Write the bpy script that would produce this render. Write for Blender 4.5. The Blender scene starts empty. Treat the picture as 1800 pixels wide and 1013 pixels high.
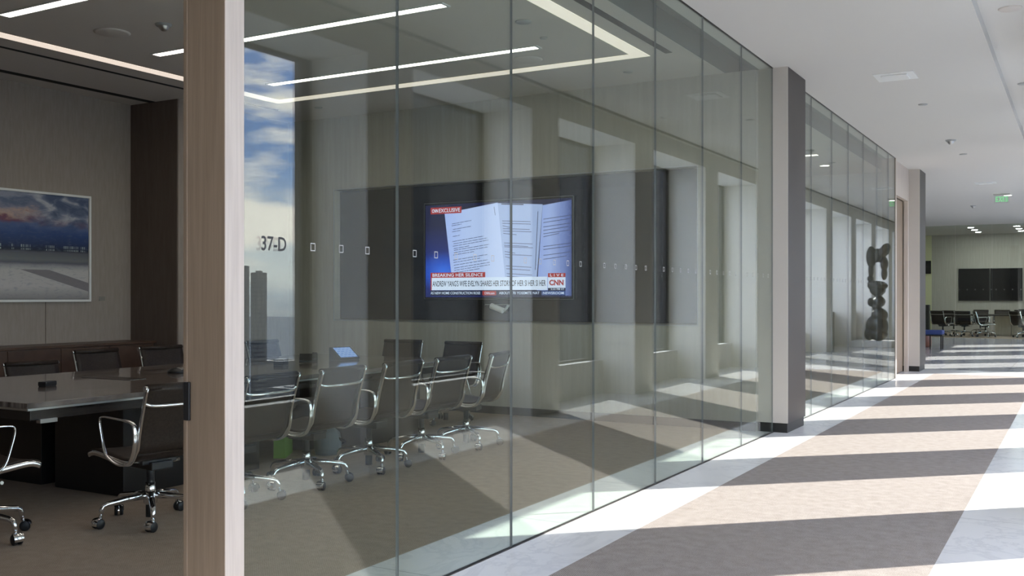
import bpy, math, random
from mathutils import Vector, Matrix, Euler
random.seed(7)
S = bpy.context.scene
COL = S.collection
PI = math.pi

# ------------------------------------------------------------------ camera
cd = bpy.data.cameras.new('camera'); cam = bpy.data.objects.new('camera', cd); COL.objects.link(cam)
cd.sensor_width = 36; cd.lens = 35.02; cd.shift_y = 13.5 / 1800
cam.location = (0, 0, 1.4)
cam.rotation_euler = (PI / 2, 0, math.radians(29.80))
cd.clip_start = .05; cd.clip_end = 6000
S.camera = cam

# ------------------------------------------------------------------ view
S.view_settings.view_transform = 'Standard'; S.view_settings.look = 'None'
S.view_settings.gamma = 1; S.view_settings.exposure = 0.20
S.view_settings.use_curve_mapping = False
S.cycles.use_denoising = True
S.cycles.max_bounces = 10; S.cycles.diffuse_bounces = 6; S.cycles.glossy_bounces = 6
S.cycles.transparent_max_bounces = 24; S.cycles.sample_clamp_indirect = 6

# ------------------------------------------------------------------ sun
SUN_DIR = Vector((-1, -.93, -.925)).normalized()
sl = bpy.data.lights.new('sun', 'SUN'); sl.energy = 12.0; sl.angle = math.radians(.53); sl.color = (1, .985, .965)
sun = bpy.data.objects.new('sun', sl); COL.objects.link(sun)
sun.rotation_euler = SUN_DIR.to_track_quat('-Z', 'Y').to_euler(); sun.location = (30, 30, 30)

# ------------------------------------------------------------------ node helper
class N:
    def __init__(s, tree): s.t = tree; s.n = tree.nodes; s.n.clear()
    def a(s, kind, _in=None, **kw):
        nd = s.n.new(kind)
        for k, v in kw.items(): setattr(nd, k, v)
        for k, v in (_in or {}).items():
            sk = nd.inputs[k]
            if hasattr(v, 'is_output') or isinstance(v, bpy.types.NodeSocket): s.t.links.new(v, sk)
            else: sk.default_value = v
        return nd
    def l(s, a, b): s.t.links.new(a, b)
    def ramp(s, fac, stops, interp='LINEAR'):
        r = s.n.new('ShaderNodeValToRGB'); r.color_ramp.interpolation = interp
        e = r.color_ramp.elements
        while len(e) < len(stops): e.new(.5)
        for i, (p, c) in enumerate(stops): e[i].position = p; e[i].color = (*c, 1) if len(c) == 3 else c
        if fac is not None: s.l(fac, r.inputs[0])
        return r.outputs[0]
    def math(s, op, a, b=0.0, c=None, clamp=False):
        m = s.n.new('ShaderNodeMath'); m.operation = op; m.use_clamp = clamp
        for i, v in enumerate((a, b, c)):
            if v is None: continue
            if isinstance(v, bpy.types.NodeSocket): s.l(v, m.inputs[i])
            else: m.inputs[i].default_value = v
        return m.outputs[0]
    def mix(s, fac, a, b, blend='MIX'):
        m = s.n.new('ShaderNodeMix'); m.data_type = 'RGBA'; m.blend_type = blend
        for i, v in ((0, fac), (6, a), (7, b)):
            if isinstance(v, bpy.types.NodeSocket): s.l(v, m.inputs[i])
            elif i == 0: m.inputs[0].default_value = v
            else: m.inputs[i].default_value = (*v, 1) if len(v) == 3 else v
        return m.outputs[2]

# ------------------------------------------------------------------ world: blue sky with clouds and a hazy horizon
W = bpy.data.worlds.new('sky'); S.world = W; W.use_nodes = True
w = N(W.node_tree)
tc = w.a('ShaderNodeTexCoord').outputs['Generated']
sep = w.a('ShaderNodeSeparateXYZ', {0: tc})
z = sep.outputs[2]
sky = w.ramp(w.math('MULTIPLY_ADD', z, .5, .5), [(0, (.20, .21, .22)), (.485, (.22, .26, .31)), (.499, (.30, .37, .46)), (.508, (.66, .70, .71)), (.53, (.52, .60, .68)), (.56, (.20, .33, .60)), (.60, (.13, .24, .52)), (.70, (.16, .26, .50)), (1, (.16, .25, .50))])
mp = w.a('ShaderNodeMapping', {0: tc, 3: (1.0, 1.0, 4.2)})
nz = w.a('ShaderNodeTexNoise', {0: mp.outputs[0], 'Scale': 5.0, 'Detail': 7.0, 'Roughness': .55})
cl = w.ramp(nz.outputs[0], [(.48, (0, 0, 0)), (.60, (1, 1, 1))])
cm = w.math('MULTIPLY', cl, w.ramp(z, [(.0, (.25, .25, .25)), (.04, (1, 1, 1)), (.6, (1, 1, 1)), (1, (.3, .3, .3))]))
col = w.mix(cm, sky, (1.0, .95, .89))
bg = w.a('ShaderNodeBackground', {0: col, 1: 8.0})
w.l(bg.outputs[0], w.a('ShaderNodeOutputWorld').inputs[0])

# ------------------------------------------------------------------ materials
MATS = {}
def mat(name, color=(.5, .5, .5), rough=.5, metal=0.0, spec=.5, coat=0.0, emit=None, es=0.0):
    m = bpy.data.materials.new(name); m.use_nodes = True; g = N(m.node_tree)
    b = g.a('ShaderNodeBsdfPrincipled', {'Base Color': (*color, 1), 'Roughness': rough, 'Metallic': metal, 'Specular IOR Level': spec, 'Coat Weight': coat})
    if emit: b.inputs['Emission Color'].default_value = (*emit, 1); b.inputs['Emission Strength'].default_value = es
    g.l(b.outputs[0], g.a('ShaderNodeOutputMaterial').inputs[0])
    MATS[name] = m
    m['_'] = 0
    return m, g, b
def M(n): return MATS[n]
def noisy(name, c1, c2, scale, rough=.6, stretch=(1, 1, 1), detail=5.0, metal=0.0, bump=0.0, bscale=None, coat=0.0, spec=.5, lo=.35, hi=.65):
    m, g, b = mat(name, c1, rough, metal, spec, coat)
    t = g.a('ShaderNodeTexCoord').outputs['Object']
    mp = g.a('ShaderNodeMapping', {0: t, 3: stretch})
    nz = g.a('ShaderNodeTexNoise', {0: mp.outputs[0], 'Scale': scale, 'Detail': detail, 'Roughness': .6})
    g.l(g.ramp(nz.outputs[0], [(lo, c1), (hi, c2)]), b.inputs['Base Color'])
    if bump:
        n2 = nz.outputs[0]
        if bscale: n2 = g.a('ShaderNodeTexNoise', {0: mp.outputs[0], 'Scale': bscale, 'Detail': 2.0}).outputs[0]
        g.l(g.a('ShaderNodeBump', {'Strength': bump, 'Distance': .01, 'Height': n2}).outputs[0], b.inputs['Normal'])
    return m, g, b

def carpet(name, c1, c2, rib=.22):
    m, g, b = mat(name, c1, .95, spec=.15)
    t = g.a('ShaderNodeTexCoord').outputs['Object']
    n1 = g.a('ShaderNodeTexNoise', {0: t, 'Scale': 160.0, 'Detail': 3.0}).outputs[0]
    n2 = g.a('ShaderNodeTexNoise', {0: t, 'Scale': 14.0, 'Detail': 4.0}).outputs[0]
    wv = g.a('ShaderNodeTexWave', {0: t, 'Scale': 42.0, 'Distortion': 1.2, 'Detail': 1.0, 'Detail Scale': 30.0}, bands_direction='DIAGONAL').outputs[1]
    f = g.math('ADD', g.math('MULTIPLY', n1, .55), g.math('ADD', g.math('MULTIPLY_ADD', wv, rib, .11 - rib / 2), g.math('MULTIPLY', n2, .25)))
    g.l(g.ramp(f, [(.32, c1), (.68, c2)]), b.inputs['Base Color'])
    g.l(g.a('ShaderNodeBump', {'Strength': .5, 'Distance': .004, 'Height': f}).outputs[0], b.inputs['Normal'])
carpet('carpet_corridor', (.20, .165, .14), (.44, .386, .345))
carpet('carpet_room', (.24, .178, .13), (.42, .33, .252), .06)

def marble(name, base, vein, tile, rough=.22):
    m, g, b = mat(name, base, rough)
    t = g.a('ShaderNodeTexCoord').outputs['Object']
    n1 = g.a('ShaderNodeTexNoise', {0: t, 'Scale': 1.1, 'Detail': 8.0, 'Roughness': .6, 'Distortion': 1.6}).outputs[0]
    v = g.ramp(n1, [(.46, base), (.50, vein), (.525, base)])
    n2 = g.a('ShaderNodeTexNoise', {0: t, 'Scale': .9, 'Detail': 6.0}).outputs[0]
    c = g.mix(g.ramp(n2, [(.4, (0, 0, 0)), (.7, (.8, .8, .8))]), v, base)
    br = g.a('ShaderNodeTexBrick', {0: t, 'Scale': 1.0, 'Mortar Size': .003, 'Mortar Smooth': 0.0, 'Brick Width': tile[0], 'Row Height': tile[1]}, offset=0.0)
    c = g.mix(br.outputs[1], c, tuple(x * .55 for x in base))
    g.l(c, b.inputs['Base Color'])
marble('marble', (.80, .775, .745), (.69, .67, .655), (1.8, 1.37))
marble('lobby_stone', (.62, .61, .60), (.48, .48, .48), (1.2, .9), .12)

mat('ceiling_white', (.62, .595, .56), .9, spec=.2)
mat('ceiling_room', (.60, .55, .505), .9, spec=.2)
mat('pocket_grey', (.13, .135, .13), .8)
mat('black_slot', (.006, .006, .006), .8)
mat('white_paint', (.72, .71, .68), .7, spec=.3)
mat('white_plastic', (.75, .75, .73), .35)
mat('grey_plastic', (.35, .35, .34), .5)
noisy('wall_fabric', (.30, .25, .215), (.34, .285, .248), 30, .9, (1, 1, .15), spec=.15)
noisy('wall_end_fabric', (.40, .37, .32), (.45, .417, .365), 22, .9, (1, 1, .06), spec=.15)
noisy('shade_and_seam_fabric', (.12, .09, .075), (.14, .108, .088), 30, .8, (1, 1, .1), spec=.2)  # dark panel seams, and the column with its shade painted in
noisy('oak_brown_and_shade', (.25, .185, .13), (.31, .23, .165), 9, .45, (6, 6, .25))  # brown door oak, also the painted shade on the posts
noisy('oak_pale', (.50, .43, .375), (.58, .505, .44), 9, .5, (6, 6, .25))
mat('pilaster_light', (.50, .46, .42), .45)
mat('pilaster_dark', (.058, .048, .045), .4, .3)
mat('black_base', (.012, .012, .012), .4)
mat('baseboard_black', (.02, .018, .016), .5)
mat('column_paint', (.82, .79, .73), .75, spec=.25)
mat('sill_wood', (.15, .11, .085), .5)
mat('window_frame', (.035, .028, .022), .4)
mat('chrome', (.80, .80, .80), .12, 1.0)
mat('brushed_metal', (.55, .54, .52), .32, 1.0)
mat('black_rubber', (.01, .01, .01), .5)
mat('black_plastic', (.014, .014, .015), .32)
noisy('leather', (.020, .013, .010), (.034, .023, .017), 60, .42, bump=.08, bscale=300, spec=.22)
noisy('leather_tan', (.05, .03, .02), (.07, .042, .028), 60, .45)
m, g, b = noisy('walnut_gloss', (.045, .032, .026), (.30, .25, .215), 1.6, .14, (14, 1.0, 1), 7.0, coat=.6)
noisy('walnut_dark', (.018, .013, .011), (.035, .026, .021), 4.0, .25, (1, 1, 8))
noisy('credenza_wood', (.060, .032, .020), (.10, .055, .035), 4.0, .35, (10, 1.2, 1))
noisy('table_base_black', (.010, .009, .009), (.016, .014, .013), 5.0, .3, (1, 1, .2))
noisy('light_oak', (.50, .43, .33), (.58, .5, .39), 5.0, .45, (6, 6, .4))
mat('display_glass', (.012, .013, .016), .06)
mat('screen_off', (.008, .007, .007), .5, spec=.15)
mat('frame_silver', (.45, .45, .46), .3, .8)
mat('frame_white', (.78, .76, .73), .5)
mat('strip_light', (1, 1, 1), .5, emit=(1, .90, .80), es=11.0)
mat('room_two_light', (1, 1, 1), .5, emit=(1, .92, .84), es=2.5)
mat('cove_glow', (1, 1, 1), .5, emit=(1, .84, .70), es=.68)
mat('downlight_glow', (1, 1, 1), .5, emit=(1, .95, .85), es=9.0)
mat('downlight_strong', (1, 1, 1), .5, emit=(.93, .98, 1), es=190.0)
mat('green_glow', (.25, .6, .3), .5, emit=(.3, .9, .4), es=.3)
mat('bag_green', (.16, .36, .035), .7)
mat('bag_grey', (.17, .20, .23), .6)
mat('bag_dark', (.02, .022, .03), .7)
mat('cushion_blue', (.025, .045, .16), .8)
mat('drum_brown', (.16, .06, .035), .5)
mat('yellow_wall', (.60, .58, .36), .8)
noisy('sculpture_bronze', (.016, .012, .010), (.035, .028, .024), 6, .38, bump=.3, bscale=25)
mat('letter_black', (.006, .006, .006), .4)
mat('marker_white', (.42, .42, .40), .6)
mat('plaque', (.22, .2, .18), .5)
mat('city_ground', (.16, .19, .22), .95)
mat('tower_bronze', (.035, .029, .024), .35)

def glass(name, tint, rough=0.0):
    m = bpy.data.materials.new(name); m.use_nodes = True; g = N(m.node_tree)
    ge = g.a('ShaderNodeNewGeometry')
    ior = g.math('MULTIPLY_ADD', ge.outputs['Backfacing'], 1 / 1.45 - 1.45, 1.45)
    fr = g.a('ShaderNodeFresnel', {'IOR': ior})
    tr = g.a('ShaderNodeBsdfTransparent', {0: (*tint, 1)})
    gl = g.a('ShaderNodeBsdfGlossy', {0: (1, 1, 1, 1), 'Roughness': rough})
    mx = g.a('ShaderNodeMixShader', {0: fr.outputs[0], 1: tr.outputs[0], 2: gl.outputs[0]})
    g.l(mx.outputs[0], g.a('ShaderNodeOutputMaterial').inputs[0])
    MATS[name] = m
glass('partition_glass', (.885, .932, .905))
glass('facade_glass', (.96, .97, .96))
mat('glass_edge', (.15, .165, .17), .15)

# tower facade with vertical ribs
def facade(name, dark, light, bw, rh, mortar):
    m, g, b = mat(name, dark, .5)
    t = g.a('ShaderNodeTexCoord').outputs['Object']
    s = g.a('ShaderNodeSeparateXYZ', {0: t})
    v = g.a('ShaderNodeCombineXYZ', {0: g.math('ADD', s.outputs[0], s.outputs[1]), 1: s.outputs[2]})
    br = g.a('ShaderNodeTexBrick', {0: v.outputs[0], 1: (*dark, 1), 2: tuple(x * .8 for x in dark) + (1,), 3: (*light, 1), 'Scale': 1.0, 'Mortar Size': mortar, 'Brick Width': bw, 'Row Height': rh}, offset=0.0)
    g.l(br.outputs[0], b.inputs['Base Color'])
facade('tower_ribbed', (.014, .011, .009), (.034, .029, .023), 1.5, 60, .28)
facade('tower_floors', (.07, .085, .10), (.20, .20, .19), 300, 3.4, 1.0)

# ------------------------------------------------------------------ mesh builder
class MB:
    def __init__(s): s.v = []; s.f = []; s.m = []; s.sm = []; s.mats = []
    def mi(s, m):
        if m not in s.mats: s.mats.append(m)
        return s.mats.index(m)
    def add(s, vs, fs, m, smooth=False):
        o = len(s.v); s.v += [tuple(v) for v in vs]; k = s.mi(m)
        for f in fs: s.f.append([i + o for i in f]); s.m.append(k); s.sm.append(smooth)
        return s
    def box(s, x0, x1, y0, y1, z0, z1, m, mx=None):
        vs = [(x, y, z) for x in (x0, x1) for y in (y0, y1) for z in (z0, z1)]
        if mx: vs = [mx @ Vector(v) for v in vs]
        return s.add(vs, [(0, 1, 3, 2), (4, 6, 7, 5), (0, 4, 5, 1), (2, 3, 7, 6), (0, 2, 6, 4), (1, 5, 7, 3)], m)
    def tube(s, pts, r, m, n=8, caps=True, flat=None):
        pts = [Vector(p) for p in pts]; rs = r if isinstance(r, (list, tuple)) else [r] * len(pts)
        vs = []; up = None
        for i, p in enumerate(pts):
            a = pts[max(i - 1, 0)]; b = pts[min(i + 1, len(pts) - 1)]; t = (b - a).normalized()
            if up is None:
                up = Vector((0, 0, 1)) if abs(t.z) < .9 else Vector((0, 1, 0))
            u = (up - t * up.dot(t)).normalized(); up = u; w_ = t.cross(u)
            for k in range(n):
                an = 2 * PI * k / n
                fu, fw = flat if flat else (1, 1)
                vs.append(p + (u * math.cos(an) * fu + w_ * math.sin(an) * fw) * rs[i])
        fs = []
        for i in range(len(pts) - 1):
            for k in range(n):
                k2 = (k + 1) % n; fs.append((i * n + k, i * n + k2, (i + 1) * n + k2, (i + 1) * n + k))
        s.add(vs, fs, m, True)
        if caps: s.add(vs[:n][::-1], [tuple(range(n))], m); s.add(vs[-n:], [tuple(range(n))], m)
        return s
    def loop(s, pts, r, m, n=8, flat=None):
        # closed tube
        pts = [Vector(p) for p in pts]; N_ = len(pts); vs = []
        nrm = (pts[1] - pts[0]).cross(pts[N_ // 3] - pts[0]).normalized()
        for i, p in enumerate(pts):
            t = (pts[(i + 1) % N_] - pts[i - 1]).normalized(); u = nrm; w_ = t.cross(u).normalized()
            rr = r[i] if isinstance(r, (list, tuple)) else r
            fu, fw = flat if flat else (1, 1)
            for k in range(n):
                an = 2 * PI * k / n; vs.append(p + (u * math.cos(an) * fu + w_ * math.sin(an) * fw) * rr)
        fs = [(i * n + k, i * n + (k + 1) % n, ((i + 1) % N_) * n + (k + 1) % n, ((i + 1) % N_) * n + k) for i in range(N_) for k in range(n)]
        return s.add(vs, fs, m, True)
    def lathe(s, prof, m, n=16, c=(0, 0, 0), mx=None, smooth=True):
        vs = []
        for (r, z_) in prof:
            for k in range(n):
                a = 2 * PI * k / n; v = Vector((r * math.cos(a), r * math.sin(a), z_))
                if mx: v = mx @ v
                vs.append(v + Vector(c))
        fs = [(i * n + k, i * n + (k + 1) % n, (i + 1) * n + (k + 1) % n, (i + 1) * n + k) for i in range(len(prof) - 1) for k in range(n)]
        return s.add(vs, fs, m, smooth)
    def cyl(s, c, r, z0, z1, m, n=20, r2=None):
        return s.lathe([(0, z0), (r, z0), (r, z0), (r2 or r, z1), (r2 or r, z1), (0, z1)], m, n, c)
    def quad(s, a, b, c, d, m): return s.add([a, b, c, d], [(0, 1, 2, 3)], m)
    def ell(s, c, r, m, n=14, mx=None):
        pr = [(math.sin(PI * i / 8), -math.cos(PI * i / 8)) for i in range(9)]
        q = Matrix.Diagonal((*r,)).to_4x4()
        if mx: q = mx.to_4x4() @ q
        return s.lathe(pr, m, n, c, q)
    def prism(s, poly, axis, a0, a1, m):
        # poly of 2-D points, extruded along axis ('x','y','z')
        def P(p, a): return {'x': (a, p[0], p[1]), 'y': (p[0], a, p[1]), 'z': (p[0], p[1], a)}[axis]
        n = len(poly); vs = [P(p, a0) for p in poly] + [P(p, a1) for p in poly]
        return s.add(vs, [tuple(range(n))[::-1], tuple(range(n, 2 * n))] + [(i, (i + 1) % n, (i + 1) % n + n, i + n) for i in range(n)], m)
    def build(s, name, parent=None, bevel=0.0, fix=True, loc=None, rot=None):
        me = bpy.data.meshes.new(name); me.from_pydata(s.v, [], s.f)
        for m in s.mats: me.materials.append(M(m))
        me.polygons.foreach_set('material_index', s.m); me.polygons.foreach_set('use_smooth', s.sm)
        if fix:
            import bmesh
            bm = bmesh.new(); bm.from_mesh(me)
            bmesh.ops.remove_doubles(bm, verts=bm.verts, dist=1e-6)
            bmesh.ops.recalc_face_normals(bm, faces=bm.faces); bm.to_mesh(me); bm.free()
        me.update()
        o = bpy.data.objects.new(name, me); COL.objects.link(o)
        if parent: o.parent = parent
        if loc: o.location = loc
        if rot: o.rotation_euler = rot
        if bevel:
            md = o.modifiers.new('bevel', 'BEVEL'); md.width = bevel; md.segments = 2; md.limit_method = 'ANGLE'; md.angle_limit = .7
        return o
def struct(mb, name, parent=None, **kw):
    o = mb.build(name, parent, **kw)
    if not parent: o['kind'] = 'structure'
    return o
def tag(o, label, cat, group=None, kind=None):
    o['label'] = label; o['category'] = cat
    if group: o['group'] = group
    if kind: o['kind'] = kind
    return o
def empty(name, loc, rz, label, cat, group=None):
    o = bpy.data.objects.new(name, None); COL.objects.link(o); o.location = loc; o.rotation_euler = (0, 0, rz)
    o.empty_display_size = .1
    return tag(o, label, cat, group)
def copy_tree(o, parent=None):
    c = o.copy(); COL.objects.link(c); c.parent = parent
    for ch in [x for x in o.children]: copy_tree(ch, c)
    return c

_tc = {}
def text_mesh(body, bold=0.0):
    k = (body, bold)
    if k not in _tc:
        cu = bpy.data.curves.new('t', 'FONT'); cu.body = body; cu.resolution_u = 3; cu.offset = bold
        ob = bpy.data.objects.new('t', cu); COL.objects.link(ob)
        bpy.context.view_layer.update()
        me = ob.evaluated_get(bpy.context.evaluated_depsgraph_get()).to_mesh()
        vs = [tuple(v.co[:2]) for v in me.vertices]; fs = [tuple(p.vertices) for p in me.polygons]
        ob.to_mesh_clear(); bpy.data.objects.remove(ob); bpy.data.curves.remove(cu)
        _tc[k] = (vs, fs)
    return _tc[k]
def put_text(mb, body, x0, x1, y0, y1, fn, m, bold=0.0, lift=0):
    """text fitted into [x0,x1]x[y0,y1] (y up); fn(x,y)->3-D point"""
    vs, fs = text_mesh(body, bold)
    ax = min(v[0] for v in vs); bx = max(v[0] for v in vs); ay = min(v[1] for v in vs); by = max(v[1] for v in vs)
    mb.add([fn(x0 + (v[0] - ax) / (bx - ax) * (x1 - x0), y0 + (v[1] - ay) / (by - ay) * (y1 - y0)) for v in vs], fs, m)

# ------------------------------------------------------------------ layout constants
D = -2.755            # glass line
H = 3.73              # ceiling
HR = 3.83             # ceiling by the windows
XW = 0.0; XO = .65    # inner and outer face of the facade columns
XL = -10.1            # far side wall of the rooms
PIL = [(.73, 1.48), (10.17, 10.91), (19.62, 20.40)]
JOINTS1 = [2.76, 3.74, 4.80, 5.87, 6.95, 8.01, 9.10, 10.17]
JOINTS2 = [10.91, 11.85, 12.95, 13.97, 15.04, 16.14, 17.19, 17.82]
CX0, CX1, CYE = -2.315, -.668, 19.3   # carpet runner
YF = 36.0             # far glass wall
YB = 41.5

# ------------------------------------------------------------------ floors
f = MB()
f.box(D - .44, CX0, -6, CYE, -.2, 0, 'marble'); f.box(CX1, XO, -6, CYE, -.2, 0, 'marble')
f.box(D - .44, XO, CYE, 20.4, -.2, 0, 'marble')
struct(f, 'floor')
f = MB().box(-12, XO, 20.4, YF, -.2, 0, 'lobby_stone'); struct(f, 'floor')
f = MB().box(CX0, CX1, -6, CYE, -.2, 0, 'carpet_corridor'); struct(f, 'floor')
f = MB().box(XL, D - .44, -6, 20.4, -.2, 0, 'carpet_room'); struct(f, 'floor')
f = MB().box(-12, 6, YF, YB, -.2, 0, 'carpet_room'); struct(f, 'floor')

# ------------------------------------------------------------------ ceilings
c = MB()
c.box(D - .135, -.80, -6, YF, H, H + .1, 'ceiling_white')
c.box(-.80, -.76, -6, YF, H, HR + .12, 'ceiling_white')
c.box(-.76, XW, -6, YF, HR, HR + .1, 'ceiling_white')
c.box(-12, D - .135, 20.4, YF, H, H + .1, 'ceiling_white')
struct(c, 'ceiling')
c = MB()
for y0, y1 in ((-6, .73), (.73, 10.4), (10.4, 20.4)):
    c.box(XL - .2, D - .495, y0, y1, H, H + .1, 'ceiling_room' if y1 < 11 else 'ceiling_white')
c.box(D - .495, D - .135, -6, 20.4, H + .22, H + .3, 'pocket_grey')
c.box(D - .494, D - .488, -6, 20.4, H + .002, H + .22, 'pocket_grey')
c.box(D - .535, D - .495, -6, 20.4, H + .1, H + .3, 'ceiling_room')
c.box(D - .135, D - .095, -6, 20.4, H + .1, H + .3, 'ceiling_room')
struct(c, 'ceiling')
struct(MB().box(-12, 6, YF, YB, H, H + .1, 'ceiling_white'), 'ceiling')
struct(MB().box(-12.4, XO + .3, -6.4, YB + .4, H + .3, H + .45, 'ceiling_white'), 'ceiling')

# ceiling slot at the window line
tag(MB().box(-.13, -.07, -6, YF, HR - .005, HR - .001, 'black_slot').build('linear_diffuser'), 'long black air slot in the corridor ceiling along the windows, mirrored in the glass', 'air slot')

# ------------------------------------------------------------------ facade: columns, sill wall, head beam
EDGE = [1.64 + 3.04 * k for k in range(-2, 12)]
for i, b_ in enumerate(EDGE):
    if b_ > YF: break
    c = MB().box(XW, XO + .12, b_ - .69, b_, 0, HR + .2, 'column_paint')
    struct(c, 'column')
ys = [-6] + [v for e in EDGE if e < YF for v in (e - .69, e)] + [YF]
bays = [(ys[i], ys[i + 1]) for i in range(0, len(ys) - 1, 2)]
SILL = .47; HEAD = 3.56
for n_, (y0, y1) in enumerate(bays):
    s = MB(); wd = 24 < y0 < 33
    s.box(.50 if not wd else .45, XO + .12, y0, y1, 0, SILL if not wd else .95, 'column_paint' if not wd else 'sill_wood')
    s.box(XW, XO + .12, y0, y1, HEAD, HR + .2, 'column_paint')
    struct(s, 'wall_right')
    zs = SILL if not wd else .95
    fr = MB()
    fr.box(XO, XO + .08, y0, y0 + .06, zs, HEAD, 'window_frame'); fr.box(XO, XO + .08, y1 - .14, y1, zs, HEAD, 'window_frame')
    fr.box(XO, XO + .08, y0 + .06, y1 - .14, HEAD - .03, HEAD, 'window_frame'); fr.box(XO, XO + .08, y0 + .06, y1 - .14, zs, zs + .03, 'window_frame')
    wf = struct(fr, 'window_%d' % (30 + n_))
    MB().box(XO + .05, XO + .062, y0 + .06, y1 - .17, zs + .03, HEAD - .03, 'facade_glass').build('window_pane', wf)
    if n_ < 13:
        ld = bpy.data.lights.new('window_portal', 'AREA'); ld.shape = 'RECTANGLE'; ld.size = HEAD - zs; ld.size_y = y1 - y0
        ld.cycles.is_portal = True
        lo = bpy.data.objects.new('window_portal', ld); COL.objects.link(lo); lo.location = (XO + .2, (y0 + y1) / 2, (HEAD + zs) / 2)
        lo.rotation_euler = (0, PI / 2, 0)

# ends of the corridor and outer walls
struct(MB().box(-12, XO + .12, -6.2, -6, 0, HR + .2, 'white_paint'), 'wall_back')
wl = MB().box(XL - .2, XL, -6, 20.4, 0, HR + .2, 'wall_fabric')
struct(wl, 'wall_left')
for yy in (4.62, 6.98):
    pass
struct(MB().box(-12.2, -12, 20.2, YB, 0, H + .2, 'white_paint'), 'wall_left')
struct(MB().box(-12, XL - .2, 20.0, 20.4, 0, H + .2, 'white_paint'), 'wall_left')
struct(MB().box(D + .16 - .33, D + .16, -6, .73, 0, H, 'white_paint').box(XL, D - .17, .73, .95, 0, H, 'wall_end_fabric'), 'wall_near')

# ------------------------------------------------------------------ meeting room end wall with display niche
EW = 10.15
nx0, nx1, nz0, nz1 = -8.49, -3.55, 1.087, 2.777
e = MB()
e.box(XL, nx0, EW, EW + .24, 0, H, 'wall_end_fabric'); e.box(nx1, D - .166, EW, EW + .24, 0, H, 'wall_end_fabric')
e.box(nx0, nx1, EW, EW + .24, 0, nz0, 'wall_end_fabric'); e.box(nx0, nx1, EW, EW + .24, nz1, H, 'wall_end_fabric')
e.box(nx0, nx1, EW + .16, EW + .24, nz0, nz1, 'wall_end_fabric')
struct(e, 'wall_end')
struct(MB().box(-9.29, D - .166, EW - .012, EW, 0, .09, 'baseboard_black'), 'baseboard_end')
struct(MB().box(XL, -9.29, 8.25, EW, 0, H, 'shade_and_seam_fabric'), 'column', bevel=.004)  # darker fabric puts the shade of the side away from light into the colour
struct(MB().box(-9.292, -9.28, 8.262, EW, 0, H, 'wall_fabric'), 'lit_side_sheet')  # lighter sheet paints the lit side of the column
struct(MB().box(XL, XL + .012, .95, 8.25, 0, .09, 'baseboard_black'), 'baseboard_left')
# seams of the fabric panels on the left wall
sm_ = MB()
for yy in (2.4, 4.75, 7.1): sm_.box(XL, XL + .002, yy - .004, yy + .004, .09, 1.33, 'shade_and_seam_fabric')
struct(sm_, 'trim_2')

# room 2
struct(MB().box(XL, D - .17, 19.75, 20.0, 0, H, 'wall_end_fabric'), 'wall_end')
struct(MB().box(XL, XL + .01, 10.4, 19.75, 0, H, 'white_paint').box(XL + .01, D - .17, 10.40, 10.42, 0, H, 'white_paint').box(XL + .01, D - .17, 19.73, 19.75, 0, H, 'white_paint'), 'trim_6')
# ------------------------------------------------------------------ pilasters
for k, (y0, y1) in enumerate(PIL):
    p = MB()
    p.box(D - .166, D + .158, y0, y0 + .012, .10, H, 'pilaster_light')
    p.box(D - .166, D + .158, y0 + .012, y1, .10, H, 'pilaster_dark')
    o = struct(p, 'column')
    MB().box(D - .15, D + .145, y0 + .03, y1 - .02, 0, .10, 'black_base').build('plinth', o)

# ------------------------------------------------------------------ oak door posts, headers and doors
def oak_post(y0, y1, name):
    p = MB()
    p.box(D - .20, D + .015, y0, y0 + .004, 0, H, 'oak_brown_and_shade')  # thin darker skin paints the shade on the face towards the doorway
    p.box(D - .20, D + .015, y0 + .004, y1, 0, H, 'oak_pale')
    p.box(D - .186, D - .176, y0 - .004, y0, 0, H, 'oak_brown_and_shade')
    return struct(p, name, bevel=.0015)
post1 = oak_post(2.655, 2.755, 'door_1')
lt = MB().box(D - .185, D - .155, 2.640, 2.651, .93, 1.075, 'black_plastic')
o = lt.build('strike_plate', post1, bevel=.003)
struct(MB().box(D - .12, D - .02, 1.48, 2.655, 3.05, H, 'oak_brown_and_shade'), 'trim_3')
post2 = oak_post(17.82, 17.93, 'door_2')
MB().cyl((D - .05, 17.80, 1.49), .012, -.012, .012, 'black_plastic').build('door_button', post2)
dr = MB()
dr.box(D - .10, D - .03, 17.93, 18.02, 0, 3.14, 'oak_pale'); dr.box(D - .10, D - .03, 19.50, 19.62, 0, 3.14, 'oak_pale')
dr.box(D - .10, D - .03, 17.93, 19.62, 3.14, H, 'oak_pale')
d3 = struct(dr, 'door_3')
MB().box(D - .17, D - .12, 18.02, 19.50, .01, 3.13, 'oak_brown_and_shade').build('door_leaf', d3)

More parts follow.
